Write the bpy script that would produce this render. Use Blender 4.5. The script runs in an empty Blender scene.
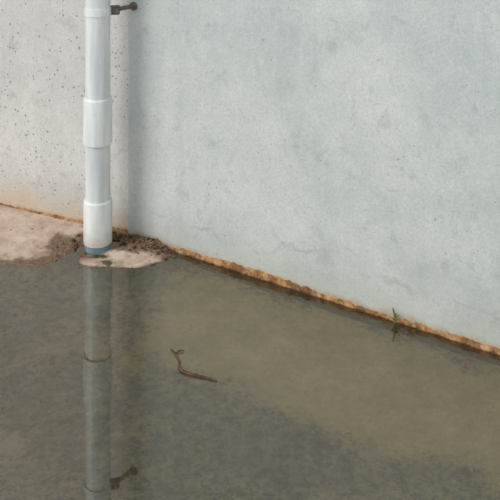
import bpy, bmesh, math, random
from mathutils import Vector, noise
random.seed(7)
sc = bpy.context.scene
sc.view_settings.view_transform = 'Standard'
sc.view_settings.look = 'None'

# ------------------------------------------------------------ layout (metres)
CORNER = Vector((-0.419, 3.093, 0))
RD = Vector((0.857, -0.516, 0)).normalized()      # right wall direction
LD = Vector((-0.924, 0.383, 0)).normalized()      # left wall direction
def wall_y(x):
    d = RD if x > CORNER.x else LD
    return CORNER.y + (x - CORNER.x) * d.y / d.x
def S(c):
    return tuple(((v/255)/12.92 if v/255 <= 0.04045 else ((v/255+0.055)/1.055)**2.4) for v in c) + (1,)
def n3(x, y, z=0.0, s=1.0):
    return noise.noise(Vector((x*s, y*s, z*s)))

# ------------------------------------------------------------ node helpers
class M:
    def __init__(self, name):
        self.m = bpy.data.materials.new(name); self.m.use_nodes = True
        self.nt = self.m.node_tree; self.nt.nodes.clear()
        self.out = self.nt.nodes.new('ShaderNodeOutputMaterial')
        self.geo = self.nt.nodes.new('ShaderNodeNewGeometry')
        self.pos = self.geo.outputs['Position']
    def l(self, a, b): self.nt.links.new(a, b)
    def put(self, sock, v):
        if isinstance(v, bpy.types.NodeSocket): self.l(v, sock)
        else: sock.default_value = v
    def scale(self, v):
        n = self.nt.nodes.new('ShaderNodeMapping'); self.l(self.pos, n.inputs[0])
        n.inputs['Scale'].default_value = v; return n.outputs[0]
    def noise(self, s, detail=4, rough=0.55, vec=None, dist=0):
        n = self.nt.nodes.new('ShaderNodeTexNoise'); self.l(vec or self.pos, n.inputs['Vector'])
        n.inputs['Scale'].default_value = s; n.inputs['Detail'].default_value = detail
        n.inputs['Roughness'].default_value = rough; n.inputs['Distortion'].default_value = dist
        return n.outputs['Fac']
    def vor(self, s, vec=None, feature='F1', rnd=1.0):
        n = self.nt.nodes.new('ShaderNodeTexVoronoi'); self.l(vec or self.pos, n.inputs['Vector'])
        n.feature = feature
        n.inputs['Scale'].default_value = s; n.inputs['Randomness'].default_value = rnd
        return n.outputs['Distance'], n.outputs.get('Color')
    def rng(self, v, a, b, c=0.0, d=1.0):
        n = self.nt.nodes.new('ShaderNodeMapRange'); self.put(n.inputs[0], v)
        n.interpolation_type = 'SMOOTHSTEP'
        for i, q in enumerate((a, b, c, d)): n.inputs[i+1].default_value = q
        return n.outputs[0]
    def math(self, op, a, b=0.0):
        n = self.nt.nodes.new('ShaderNodeMath'); n.operation = op
        self.put(n.inputs[0], a); self.put(n.inputs[1], b); return n.outputs[0]
    def mix(self, f, a, b, mode='MIX'):
        n = self.nt.nodes.new('ShaderNodeMix'); n.data_type = 'RGBA'; n.blend_type = mode
        self.put(n.inputs[0], f); self.put(n.inputs[6], a); self.put(n.inputs[7], b)
        return n.outputs[2]
    def attr(self, name):
        n = self.nt.nodes.new('ShaderNodeAttribute'); n.attribute_name = name; return n.outputs['Fac']
    def z(self):
        n = self.nt.nodes.new('ShaderNodeSeparateXYZ'); self.l(self.pos, n.inputs[0]); return n.outputs
    def finish(self, col, rough=0.8, bump=None, bs=0.3, bd=0.01, spec=0.3):
        p = self.nt.nodes.new('ShaderNodeBsdfPrincipled')
        self.put(p.inputs['Base Color'], col); self.put(p.inputs['Roughness'], rough)
        self.put(p.inputs['Specular IOR Level'], spec)
        if bump is not None:
            b = self.nt.nodes.new('ShaderNodeBump'); b.inputs['Strength'].default_value = bs
            b.inputs['Distance'].default_value = bd; self.l(bump, b.inputs['Height'])
            self.l(b.outputs[0], p.inputs['Normal'])
        self.l(p.outputs[0], self.out.inputs[0]); return self.m

def wall_mat(name, base, dark, light, stain, pit_r, stain_h, low, pit_op, gate_lo, vs, grime):
    m = M(name)
    big = m.noise(2.2, 7, 0.68)
    c = m.mix(m.rng(big, 0.3, 0.7), dark, light)
    mid = m.noise(9, 7, 0.7)
    c = m.mix(m.math('MULTIPLY', m.rng(mid, 0.4, 0.65), 0.6), c, base)
    c = m.mix(m.rng(m.noise(26, 6, 0.72, dist=.6), 0.54, 0.7, 0, 0.4), c, light)
    c = m.mix(m.rng(m.noise(19, 6, 0.72, dist=.4), 0.47, 0.32, 0, 0.28), c, S((138, 143, 138)))
    streak = m.noise(1.0, 5, 0.6, m.scale((16, 16, 0.9)))
    c = m.mix(m.rng(streak, 0.52, 0.75, 0, 0.3), c, light)
    c = m.mix(m.rng(streak, 0.48, 0.28, 0, 0.24), c, dark)
    fine = m.noise(150, 5, 0.75)
    c = m.mix(m.rng(fine, 0.38, 0.66, 0.0, 0.26), c, S((128, 132, 128)))
    # pinholes (air bubbles in the cast face), clustered and of varied size
    d, col = m.vor(vs)
    gate = m.rng(m.noise(7, 5, 0.7), gate_lo, gate_lo+.2)
    sp = m.nt.nodes.new('ShaderNodeSeparateColor'); m.l(col, sp.inputs[0])
    rr = m.math('MULTIPLY', m.math('MULTIPLY', m.math('POWER', sp.outputs[0], 3.0), gate), pit_r)
    pit = m.rng(m.math('SUBTRACT', rr, d), -0.02, 0.10)
    c = m.mix(m.math('MULTIPLY', pit, pit_op), c, S((96, 90, 82)))
    # thin trowel scratches
    sv = m.noise(1.0, 2, 0.5, m.scale((9, 9, 26)), dist=1.5)
    scr = m.math('MULTIPLY', m.rng(m.math('ABSOLUTE', m.math('SUBTRACT', sv, 0.5)), 0.007, 0.0), m.rng(m.noise(3.1, 2), 0.5, 0.6))
    c = m.mix(m.math('MULTIPLY', scr, 0.4), c, S((118, 122, 116)))
    # damp staining that climbs from the ground
    z = m.z()[2]
    lg = m.math('ADD', z, m.math('MULTIPLY', m.math('SUBTRACT', m.noise(4.5, 7, 0.7), 0.5), 0.5))
    c = m.mix(m.rng(lg, 0.24, 0.02, 0, grime), c, S((146, 150, 142)))
    tide = m.rng(m.math('ABSOLUTE', m.math('SUBTRACT', m.math('ADD', z, m.math('MULTIPLY', m.math('SUBTRACT', m.noise(3.5, 5, 0.6), 0.5), 0.35)), 0.12)), 0.012, 0.0)
    c = m.mix(m.math('MULTIPLY', tide, m.rng(mid, .4, .6, 0, grime)), c, S((140, 140, 128)))
    lev = m.math('ADD', z, m.math('MULTIPLY', m.math('SUBTRACT', m.noise(7, 6, 0.65), 0.5), stain_h*1.6))
    c = m.mix(m.rng(lev, stain_h, 0.0, 0, low), c, stain)
    lev2 = m.math('ADD', z, m.math('MULTIPLY', m.math('SUBTRACT', m.noise(22, 6, 0.7), 0.5), 0.05))
    c = m.mix(m.rng(lev2, 0.035, 0.008, 0, 0.6), c, S((150, 124, 92)))
    h = m.math('SUBTRACT', m.math('ADD', m.math('MULTIPLY', mid, 0.6), m.math('MULTIPLY', fine, 0.3)),
               m.math('MULTIPLY', pit, 0.4))
    return m.finish(c, 0.85, h, 0.5, 0.006, 0.2)

mat_wr = wall_mat('painted_concrete_blue', S((189, 194, 191)), S((174, 182, 180)), S((204, 208, 205)), S((178, 174, 158)), .34, 0.09, 0.4, .3, .42, 75, .38)
mat_wl = wall_mat('bare_concrete_pale', S((206, 203, 199)), S((193, 191, 187)), S((217, 214, 210)), S((192, 168, 138)), .50, 0.15, 0.7, .55, .36, 95, .15)

# ------------------------------------------------------------ walls
def link(me, name, mat=None, parent=None):
    o = bpy.data.objects.new(name, me); sc.collection.objects.link(o)
    if mat: me.materials.append(mat)
    if parent: o.parent = parent
    return o
def wall(name, a, b, mat, back, H=3.2, z0=-0.12, ext=(0, 0)):
    me = bpy.data.meshes.new(name); bm = bmesh.new()
    p = [a, b, b+back, a+back]
    lo = [bm.verts.new((q.x, q.y, z0)) for q in p]; hi = [bm.verts.new((q.x, q.y, H)) for q in p]
    for i in range(4):
        j = (i+1) % 4; bm.faces.new((lo[i], lo[j], hi[j], hi[i]))
    bm.faces.new(lo[::-1]); bm.faces.new(hi)
    bmesh.ops.recalc_face_normals(bm, faces=bm.faces)
    bm.to_mesh(me); bm.free(); return link(me, name, mat)
bk = Vector((0.45, 0.89, 0)) * 0.2
wall('wall_right', CORNER, CORNER + RD*3.4, mat_wr, bk)
wall('wall_left', CORNER, CORNER + LD*3.2, mat_wl, bk)

# ------------------------------------------------------------ floor height field
def shore_y(x):
    pts = [(-3, 2.6), (-1.2, 2.86), (-0.82, 2.90), (-0.66, 2.915), (-0.585, 2.99), (-0.53, 3.05), (-0.45, 3.2)]
    if x <= pts[0][0]: return pts[0][1]
    for (x0, y0), (x1, y1) in zip(pts, pts[1:]):
        if x <= x1: return y0 + (y1-y0)*(x-x0)/(x1-x0)
    return 3.2 + (x+0.45)*1.0
def g(x, y, cx, cy, sx, sy, rot=0):
    dx, dy = x-cx, y-cy
    c, s = math.cos(rot), math.sin(rot)
    u, v = dx*c+dy*s, -dx*s+dy*c
    return math.exp(-(u*u/sx/sx + v*v/sy/sy))
def height(x, y):
    n = n3(x, y, 0, 14)*0.5 + n3(x, y, 3, 34)*0.3
    sd = y - shore_y(x) + 0.03*n
    if sd > 0: h = min(0.001 + sd*0.04, 0.018)
    else: h = max(sd*0.18, -0.028)
    # pale concrete patch in front of the pipe
    q = g(x, y, -0.42, 2.945, 0.125, 0.066, -0.1) + .35*g(x, y, -.52, 2.93, .05, .04)
    h = max(h, -0.028 + 0.060*min(q, 0.5) + 0.012*n) if q > 0.05 else h
    # soil heap in the corner, trailing off along the right wall
    wd = (CORNER-Vector((x, y, 0))).dot(Vector((0.516, 0.857, 0)))
    t = (Vector((x, y, 0))-CORNER).dot(RD)
    if t > -0.25:
        q = math.exp(-((t-0.07)/0.17)**2)*math.exp(-max(wd, 0)**2/0.07**2)
        h += q*(0.043+0.012*n)
    h += 0.0012*n3(x, y, 0, 60) + 0.003*n3(x, y, 7, 6)*(1 if h < 0 else 0.2)
    return h
me = bpy.data.meshes.new('floor'); NX, NY = 460, 300
vs, fs, sed, soil = [], [], [], []
for i in range(NX+1):
    u = i/NX*2-1
    x = -0.1 + 2.6*(0.38*u + 0.62*u**3)
    yw = wall_y(x)+0.02
    for j in range(NY+1):
        v = j/NY; y = 0.6 + (yw-0.6)*(1-(1-v)**1.6)
        z = height(x, y); vs.append((x, y, z))
        a = (0.9*g(x, y, 0.0, 2.60, .26, .24) + 0.9*g(x, y, .22, 2.30, .26, .13, -.3) + 0.85*g(x, y, .50, 2.24, .26, .14, -.3)
             + 0.7*g(x, y, -.21, 2.78, .16, .2) + .7*g(x, y, .36, 2.46, .3, .16, -.5) + .6*g(x, y, -.15, 2.56, .12, .08)
             + .7*g(x, y, -.57, 2.13, .05, .05) + 0.3*g(x, y, .1, 2.0, .3, .1) + .8*g(x, y, .9, 2.1, .4, .3)
             + .35*g(x, y, -.5, 2.5, .2, .12) + .35*g(x, y, -.3, 2.2, .12, .08))
        a += 0.32*n3(x, y, 1, 5) + 0.26*n3(x, y, 2, 13)
        sed.append(max(0, min(1, a)))
        t = (Vector((x, y, 0))-CORNER).dot(RD); wd = (CORNER-Vector((x, y, 0))).dot(Vector((0.516, 0.857, 0)))
        s = math.exp(-((t-0.06)/0.19)**2)*math.exp(-max(wd, 0)**2/0.085**2)*1.4
        s += 1.2*g(x, y, -.605, 3.01, .085, .09) + .8*math.exp(-((y-shore_y(x))/0.035)**2)*(x < -.45)
        s -= 1.1*g(x, y, -0.42, 2.935, 0.09, 0.036)
        s += .5*g(x, y, -.43, 2.94, .17, .09)
        soil.append(max(0, min(1, s + .4*n3(x, y, 5, 22))))
for i in range(NX):
    for j in range(NY):
        a = i*(NY+1)+j; fs.append((a, a+NY+1, a+NY+2, a+1))
me.from_pydata(vs, [], fs)
for nm, arr in (('sediment', sed), ('soil', soil)):
    at = me.attributes.new(nm, 'FLOAT', 'POINT'); at.data.foreach_set('value', arr)
me.polygons.foreach_set('use_smooth', [True]*len(me.polygons))
m = M('muddy_concrete')
grav = m.noise(34, 8, 0.78); fineg = m.noise(120, 5, 0.75); blot = m.noise(10, 6, 0.7)
dark = m.mix(m.rng(grav, 0.38, 0.64), S((66, 60, 46)), S((192, 179, 144)))
dark = m.mix(m.rng(blot, 0.4, 0.65, 0, .45), dark, S((110, 101, 78)))
dark = m.mix(m.rng(fineg, 0.55, 0.75, 0, .6), dark, S((222, 212, 180)))
silt = m.mix(m.rng(blot, 0.35, 0.7), S((206, 187, 142)), S((240, 220, 175)))
silt = m.mix(m.rng(fineg, 0.35, 0.65, .0, .3), silt, S((168, 150, 114)))
sedf = m.math('ADD', m.attr('sediment'), m.math('MULTIPLY', m.math('SUBTRACT', grav, 0.5), 1.2))
wet = m.mix(m.rng(sedf, 0.15, 0.8), dark, silt)
dry = m.mix(m.rng(m.noise(12, 6, .65), 0.35, 0.65), S((180, 155, 138)), S((204, 185, 168)))
dry = m.mix(m.rng(grav, 0.5, 0.75, 0, .5), dry, S((140, 112, 92)))
zz = m.math('ADD', m.z()[2], m.math('MULTIPLY', m.math('SUBTRACT', grav, 0.5), 0.008))
c = m.mix(m.rng(zz, -0.003, 0.006), wet, dry)
so = m.mix(m.rng(fineg, 0.35, 0.65), S((62, 49, 38)), S((134, 108, 84)))
sof = m.math('ADD', m.attr('soil'), m.math('MULTIPLY', m.math('SUBTRACT', m.noise(60, 6, .75), 0.5), 1.2))
c = m.mix(m.rng(sof, 0.25, 0.8, 0, .9), c, so)
hh = m.math('ADD', grav, m.math('MULTIPLY', fineg, 0.6))
link(me, 'floor', m.finish(c, 0.8, hh, 0.55, 0.008, 0.25))

# ------------------------------------------------------------ water sheet
me = bpy.data.meshes.new('rainwater_puddle'); bm = bmesh.new()
xs = [-2.7, -1.6, -0.9, CORNER.x, 0.2, 0.9, 1.6, 2.5]
top = [bm.verts.new((x, wall_y(x)-0.002, 0)) for x in xs]; bot = [bm.verts.new((x, 0.6, 0)) for x in xs]
for i in range(len(xs)-1): bm.faces.new((bot[i], bot[i+1], top[i+1], top[i]))
bm.to_mesh(me); bm.free()
m = M('murky_water'); nt = m.nt
bump = nt.nodes.new('ShaderNodeBump'); bump.inputs['Strength'].default_value = 0.008; bump.inputs['Distance'].default_value = 0.01
m.l(m.noise(9, 2, 0.5), bump.inputs['Height'])
fr = nt.nodes.new('ShaderNodeFresnel'); fr.inputs['IOR'].default_value = 2.1; m.l(bump.outputs[0], fr.inputs['Normal'])
gl = nt.nodes.new('ShaderNodeBsdfGlossy'); gl.inputs['Roughness'].default_value = 0.0; m.l(bump.outputs[0], gl.inputs['Normal'])
gl.inputs[0].default_value = (1, 0.985, 0.93, 1)
tr = nt.nodes.new('ShaderNodeBsdfTransparent'); tr.inputs[0].default_value = (0.95, 0.93, 0.84, 1)
df = nt.nodes.new('ShaderNodeBsdfDiffuse'); df.inputs[0].default_value = S((152, 139, 106))
m1 = nt.nodes.new('ShaderNodeMixShader'); m1.inputs[0].default_value = 0.08
m.l(tr.outputs[0], m1.inputs[1]); m.l(df.outputs[0], m1.inputs[2])
m2 = nt.nodes.new('ShaderNodeMixShader'); m.l(fr.outputs[0], m2.inputs[0])
m.l(m1.outputs[0], m2.inputs[1]); m.l(gl.outputs[0], m2.inputs[2]); m.l(m2.outputs[0], m.out.inputs[0])
link(me, 'rainwater_puddle', m.m)

# ------------------------------------------------------------ eroded ochre strip at wall foot
def foot(name, d, L, nrm, prof, step=0.004):
    me = bpy.data.meshes.new(name); vs, fs = [], []
    n = int(L/step); K = 7
    for i in range(n+1):
        t = i*step; b = CORNER + d*t
        hgt = prof(t); 
        for k in range(K):
            f = k/(K-1)
            z = -0.03 + (hgt+0.03)*f
            out = 0.003+0.006*(1-f) + 0.003*n3(t, z, 2, 45) + 0.003*n3(t, z, 9, 110)
            if k == K-1: out = -0.004
            elif k == K-2: z = hgt*0.97; out = 0.002+0.002*n3(t, 0, 4, 60)
            p = b + nrm*out; vs.append((p.x, p.y, z))
    for i in range(n):
        for k in range(K-1):
            a = i*K+k; fs.append((a, a+K, a+K+1, a+1))
    me.from_pydata(vs, [], fs); me.polygons.foreach_set('use_smooth', [True]*len(fs)); return me
m = M('eroded_ochre_render')
a = m.noise(26, 6, .7); b = m.noise(110, 5, .7)
c = m.mix(m.rng(a, .38, .62), S((130, 92, 54)), S((190, 150, 104)))
c = m.mix(m.rng(m.noise(14, 4, .6), .5, .62, 0, .6), c, S((112, 88, 66)))
c = m.mix(m.rng(b, .5, .68, 0, .65), c, S((86, 62, 42)))
zz = m.math('ADD', m.z()[2], m.math('MULTIPLY', m.math('SUBTRACT', a, .5), .016))
c = m.mix(m.rng(zz, .006, .0, 0, .85), c, S((70, 56, 42)))
ochre = m.finish(c, .9, m.math('ADD', a, b), .8, .008, .15)
def pr(t):
    base = 0.010 + 0.014*math.exp(-((t-0.50)/0.24)**2) + 0.006*math.exp(-((t-1.2)/0.25)**2)
    return max(0.003, base + 0.007*n3(t, 0, 0, 14) + 0.006*n3(t, 0, 0, 50) + 0.003*n3(t, 0, 0, 140))
def pl(t): return max(0.012, 0.022 + 0.005*n3(t, 1, 0, 12) + 0.005*n3(t, 0, 0, 50))
link(foot('trim_right', RD, 3.3, Vector((-.516, -.857, 0)), pr), 'trim_right', ochre)
link(foot('trim_left', LD, 2.4, Vector((-.383, -.924, 0)), pl), 'trim_left', ochre)

# ------------------------------------------------------------ downpipe
pipe = bpy.data.objects.new('drain_downpipe', None); sc.collection.objects.link(pipe)
PX, PY = -0.509, 3.012; pipe.location = (PX, PY, 0)
def lathe(prof, name, mat, seg=64):
    me = bpy.data.meshes.new(name); vs, fs = [], []
    for r, z in prof:
        for k in range(seg):
            a = 2*math.pi*k/seg; vs.append((r*math.cos(a), r*math.sin(a), z))
    for i in range(len(prof)-1):
        for k in range(seg):
            k2 = (k+1) % seg; fs.append((i*seg+k, i*seg+k2, (i+1)*seg+k2, (i+1)*seg+k))
    me.from_pydata(vs, [], fs); me.polygons.foreach_set('use_smooth', [True]*len(fs))
    me.set_sharp_from_angle(angle=math.radians(35))
    return link(me, name, mat, pipe)
def pvc(name, a, b, grime):
    m = M(name)
    n = m.noise(1, 5, .6, m.scale((40, 40, 5)))
    c = m.mix(m.rng(n, .38, .66), a, b)
    z = m.math('ADD', m.z()[2], m.math('MULTIPLY', m.math('SUBTRACT', m.noise(45, 6, .7), .5), .09))
    c = m.mix(m.rng(z, .09, .0, 0, .6), c, grime)
    sp = m.noise(130, 3, .6)
    c = m.mix(m.rng(sp, .66, .72, 0, .35), c, S((120, 112, 98)))
    return m.finish(c, .42, n, .04, .004, .45)
w = pvc('aged_white_pvc', S((198, 204, 203)), S((216, 219, 216)), S((150, 134, 108)))
w2 = pvc('aged_white_pvc_fitting', S((205, 210, 208)), S((221, 224, 220)), S((158, 142, 116)))
blu = pvc('blue_pvc_stub', S((96, 140, 158)), S((128, 160, 170)), S((104, 118, 116)))
R = 0.0415
lathe([(R, 0.05), (R, 3.15), (R-.004, 3.15), (R-.004, 0.05)], 'pipe_tube', w)
def socket(z0, z1, r, nm):
    lathe([(R-.001, z0+.002), (r-.0015, z0), (r, z0+.0015), (r, z1-.006), (r-.001, z1-.002), (r-.003, z1), (R-.001, z1+.0005)], nm, w2)
socket(0.353, 0.507, 0.0478, 'coupling_upper')
socket(0.022, 0.166, 0.0478, 'coupling_lower')
lathe([(R-.002, .05), (.0425, .024), (.0425, -.012), (.037, -.012), (.037, .02)], 'outlet_stub', blu)
# clamp + bracket
m = M('rusty_steel'); n = m.noise(90, 5, .7)
steel = m.finish(m.mix(m.rng(n, .4, .65), S((84, 82, 78)), S((122, 106, 90))), .6, n, .3, .003, .5)
zc = 0.795
lathe([(R-.001, zc-.012), (R+.003, zc-.012), (R+.003, zc+.012), (R-.001, zc+.012)], 'pipe_clamp', w2)
me = bpy.data.meshes.new('wall_bracket'); bm = bmesh.new()
def box(bm, c, sz, rot=0, bev=.0015):
    r = bmesh.ops.create_cube(bm, size=1); vv = r['verts']
    ca, sa = math.cos(rot), math.sin(rot)
    for v in vv:
        x, y, z = v.co.x*sz[0], v.co.y*sz[1], v.co.z*sz[2]
        v.co = (c[0]+x*ca-y*sa, c[1]+x*sa+y*ca, c[2]+z)
    bmesh.ops.bevel(bm, geom=list({e for v in vv for e in v.link_edges}), offset=bev, segments=2, affect='EDGES')
def cyl(bm, p, q, r, seg=20):
    p, q = Vector(p), Vector(q); d = q-p
    mt = d.to_track_quat('Z', 'Y').to_matrix().to_4x4(); mt.translation = (p+q)/2
    bmesh.ops.create_cone(bm, cap_ends=True, segments=seg, radius1=r, radius2=r, depth=d.length, matrix=mt)
wx = 0.112; wp = Vector((wx, wall_y(PX+wx)-PY, zc))
box(bm, (R+.014, 0.004, zc), (.032, .005, .030), 0.15)
box(bm, (R+.014, 0.014, zc), (.032, .005, .030), 0.15)
cyl(bm, (R+.020, -.008, zc), (R+.020, .026, zc), .0045)
cyl(bm, (R+.020, -.010, zc), (R+.020, -.003, zc), .0095, 6)
cyl(bm, (R+.01, .010, zc), wp+Vector((.0, .004, 0)), .0075)
cyl(bm, wp+Vector((-.516, -.857, 0))*.006, wp+Vector((.516, .857, 0))*.004, .015)
bm.to_mesh(me); bm.free(); link(me, 'wall_bracket', steel, pipe)

# ------------------------------------------------------------ soil clods / litter in corner
def clods(name, n, fn, mat, smin, smax):
    bm = bmesh.new()
    for i in range(n):
        x, y = fn(); s = smin + (smax-smin)*random.random()**2.5
        z = height(x, y) + s*.25
        if z < -0.004: continue
        r = bmesh.ops.create_icosphere(bm, subdivisions=2, radius=s)
        sx, sy, sz = random.uniform(.7, 1.5), random.uniform(.7, 1.3), random.uniform(.45, .85); o = random.random()*50
        a = random.random()*6.28
        for v in r['verts']:
            k = 1+.45*noise.noise(v.co/s*1.4+Vector((o, 0, 0)))
            X, Y = v.co.x*sx*k, v.co.y*sy*k
            v.co = (x+X*math.cos(a)-Y*math.sin(a), y+X*math.sin(a)+Y*math.cos(a), z+v.co.z*sz*k)
    me = bpy.data.meshes.new(name); bm.to_mesh(me); bm.free(); return link(me, name, mat)
m = M('dark_soil'); n = m.noise(70, 6, .7)
soilm = m.finish(m.mix(m.rng(n, .38, .62), S((52, 41, 32)), S((128, 102, 78))), .95, n, .6, .005, .1)
def f1():
    while True:
        t = random.gauss(.06, .13); wd = abs(random.gauss(0, .035))+.012
        p = CORNER + RD*t + Vector((-.516, -.857, 0))*wd
        if random.random() < .12: p = Vector((random.gauss(-.59, .035), random.gauss(3.03, .04), 0)); t = 0
        if -.12 < t < .40 and p.y < wall_y(p.x)-.012 and (Vector((p.x-PX, p.y-PY))).length > .06: return p.x, p.y
clods('soil_debris', 460, f1, soilm, .0014, .0075)
m = M('pale_grit'); n = m.noise(70, 4, .6)
grit = m.finish(m.mix(m.rng(n, .4, .6), S((126, 104, 84)), S((176, 156, 134))), .9, n, .4, .004, .2)
def f2():
    while True:
        x = random.uniform(-1.2, -.71); y = random.uniform(2.88, 3.4)
        if y < wall_y(x)-.015: return x, y
clods('loose_grit', 120, f2, grit, .001, .0035)

# ------------------------------------------------------------ twig floating in the water
def strand(bm, pts, rads, seg=8):
    P = [Vector(p) for p in pts]; Q = []; Rr = []
    for i in range(len(P)-1):
        p0, p1, p2, p3 = P[max(i-1, 0)], P[i], P[i+1], P[min(i+2, len(P)-1)]
        for k in range(6):
            t = k/6
            Q.append(.5*((2*p1)+(p2-p0)*t+(2*p0-5*p1+4*p2-p3)*t*t+(-p0+3*p1-3*p2+p3)*t**3)); Rr.append(rads[i]+(rads[i+1]-rads[i])*t)
    Q.append(P[-1]); Rr.append(rads[-1]); rings = []
    for i, q in enumerate(Q):
        d = (Q[min(i+1, len(Q)-1)]-Q[max(i-1, 0)]).normalized()
        u = d.cross(Vector((0, 0, 1))).normalized() if abs(d.z) < .95 else Vector((1, 0, 0)); v = u.cross(d)
        rings.append([bm.verts.new(q+(u*math.cos(a)+v*math.sin(a))*Rr[i]) for a in [2*math.pi*k/seg for k in range(seg)]])
    for a, b in zip(rings, rings[1:]):
        for k in range(seg): bm.faces.new((a[k], a[(k+1) % seg], b[(k+1) % seg], b[k]))
    bm.faces.new(rings[0][::-1]); bm.faces.new(rings[-1])
bm = bmesh.new(); z = .002
strand(bm, [(-.216, 2.456, z), (-.200, 2.432, z+.001), (-.188, 2.402, z), (-.186, 2.375, z), (-.172, 2.356, z+.001), (-.145, 2.344, z), (-.115, 2.334, z), (-.085, 2.320, z)],
       [.0018, .0026, .0030, .0034, .0040, .0042, .0032, .0018])
strand(bm, [(-.202, 2.436, z), (-.190, 2.446, z+.002), (-.178, 2.448, z+.001)], [.0015, .002, .0011])
me = bpy.data.meshes.new('floating_twig'); bm.to_mesh(me); bm.free()
me.polygons.foreach_set('use_smooth', [True]*len(me.polygons))
m = M('wet_bark'); n = m.noise(160, 4, .6)
link(me, 'floating_twig', m.finish(m.mix(m.rng(n, .4, .6), S((56, 40, 32)), S((94, 68, 55))), .5, n, .4, .003, .3))

# ------------------------------------------------------------ weeds at the wall foot
def weed(name, bx, specs):
    bm = bmesh.new(); by = wall_y(bx) - .012
    for (dx, dz, lean, wd) in specs:
        prev = None; N = 8
        for i in range(N+1):
            f = i/N; c = Vector((bx+dx*f+lean*f*f, by-.012*f*f, .004+dz*math.sin(f*1.45)))
            ww = wd*(math.sin(math.pi*(.15+.85*f)))+.0003
            a = bm.verts.new(c+Vector((-ww, .0, 0))); mid = bm.verts.new(c+Vector((0, -.0012, 0))); b = bm.verts.new(c+Vector((ww, 0, 0)))
            if prev: bm.faces.new((prev[0], prev[1], mid, a)); bm.faces.new((prev[1], prev[2], b, mid))
            prev = (a, mid, b)
    me = bpy.data.meshes.new(name); bm.to_mesh(me); bm.free()
    me.polygons.foreach_set('use_smooth', [True]*len(me.polygons))
    return link(me, name, green)
m = M('weed_green'); n = m.noise(80, 3, .6)
green = m.finish(m.mix(n, S((74, 92, 44)), S((132, 142, 76))), .6, n, .2, .002, .3)
weed('grass_weed', .415, [(-.004, .048, -.006, .0024), (.006, .028, .010, .0026), (.012, .016, .014, .0022), (-.010, .020, -.008, .0022), (.002, .034, .001, .002)])
weed('grass_weed', .455, [(.006, .012, .006, .0016), (-.006, .010, -.004, .0016), (.0, .015, .002, .0014)])

# ------------------------------------------------------------ light
wd = bpy.data.worlds.new('World'); sc.world = wd; wd.use_nodes = True
bg = wd.node_tree.nodes['Background']; bg.inputs[0].default_value = (0.93, 0.965, 1.0, 1); bg.inputs[1].default_value = 0.92
sl = bpy.data.lights.new('sun_hazy', 'SUN'); sl.energy = 1.95; sl.angle = math.radians(26); sl.color = (1, .97, .935)
so_ = bpy.data.objects.new('sun_hazy', sl); sc.collection.objects.link(so_)
so_.location = (-3, 0, 4)
so_.rotation_euler = Vector((0.85, 0.44, -0.64)).to_track_quat('-Z', 'Y').to_euler()

# ------------------------------------------------------------ camera (level, shifted lens)
cd = bpy.data.cameras.new('camera'); cd.sensor_width = 36; cd.lens = 36*900/500; cd.shift_y = -0.9
cam = bpy.data.objects.new('camera', cd); sc.collection.objects.link(cam)
cam.location = (0, 0, 1.5); cam.rotation_euler = (math.radians(90), 0, 0)
sc.camera = cam
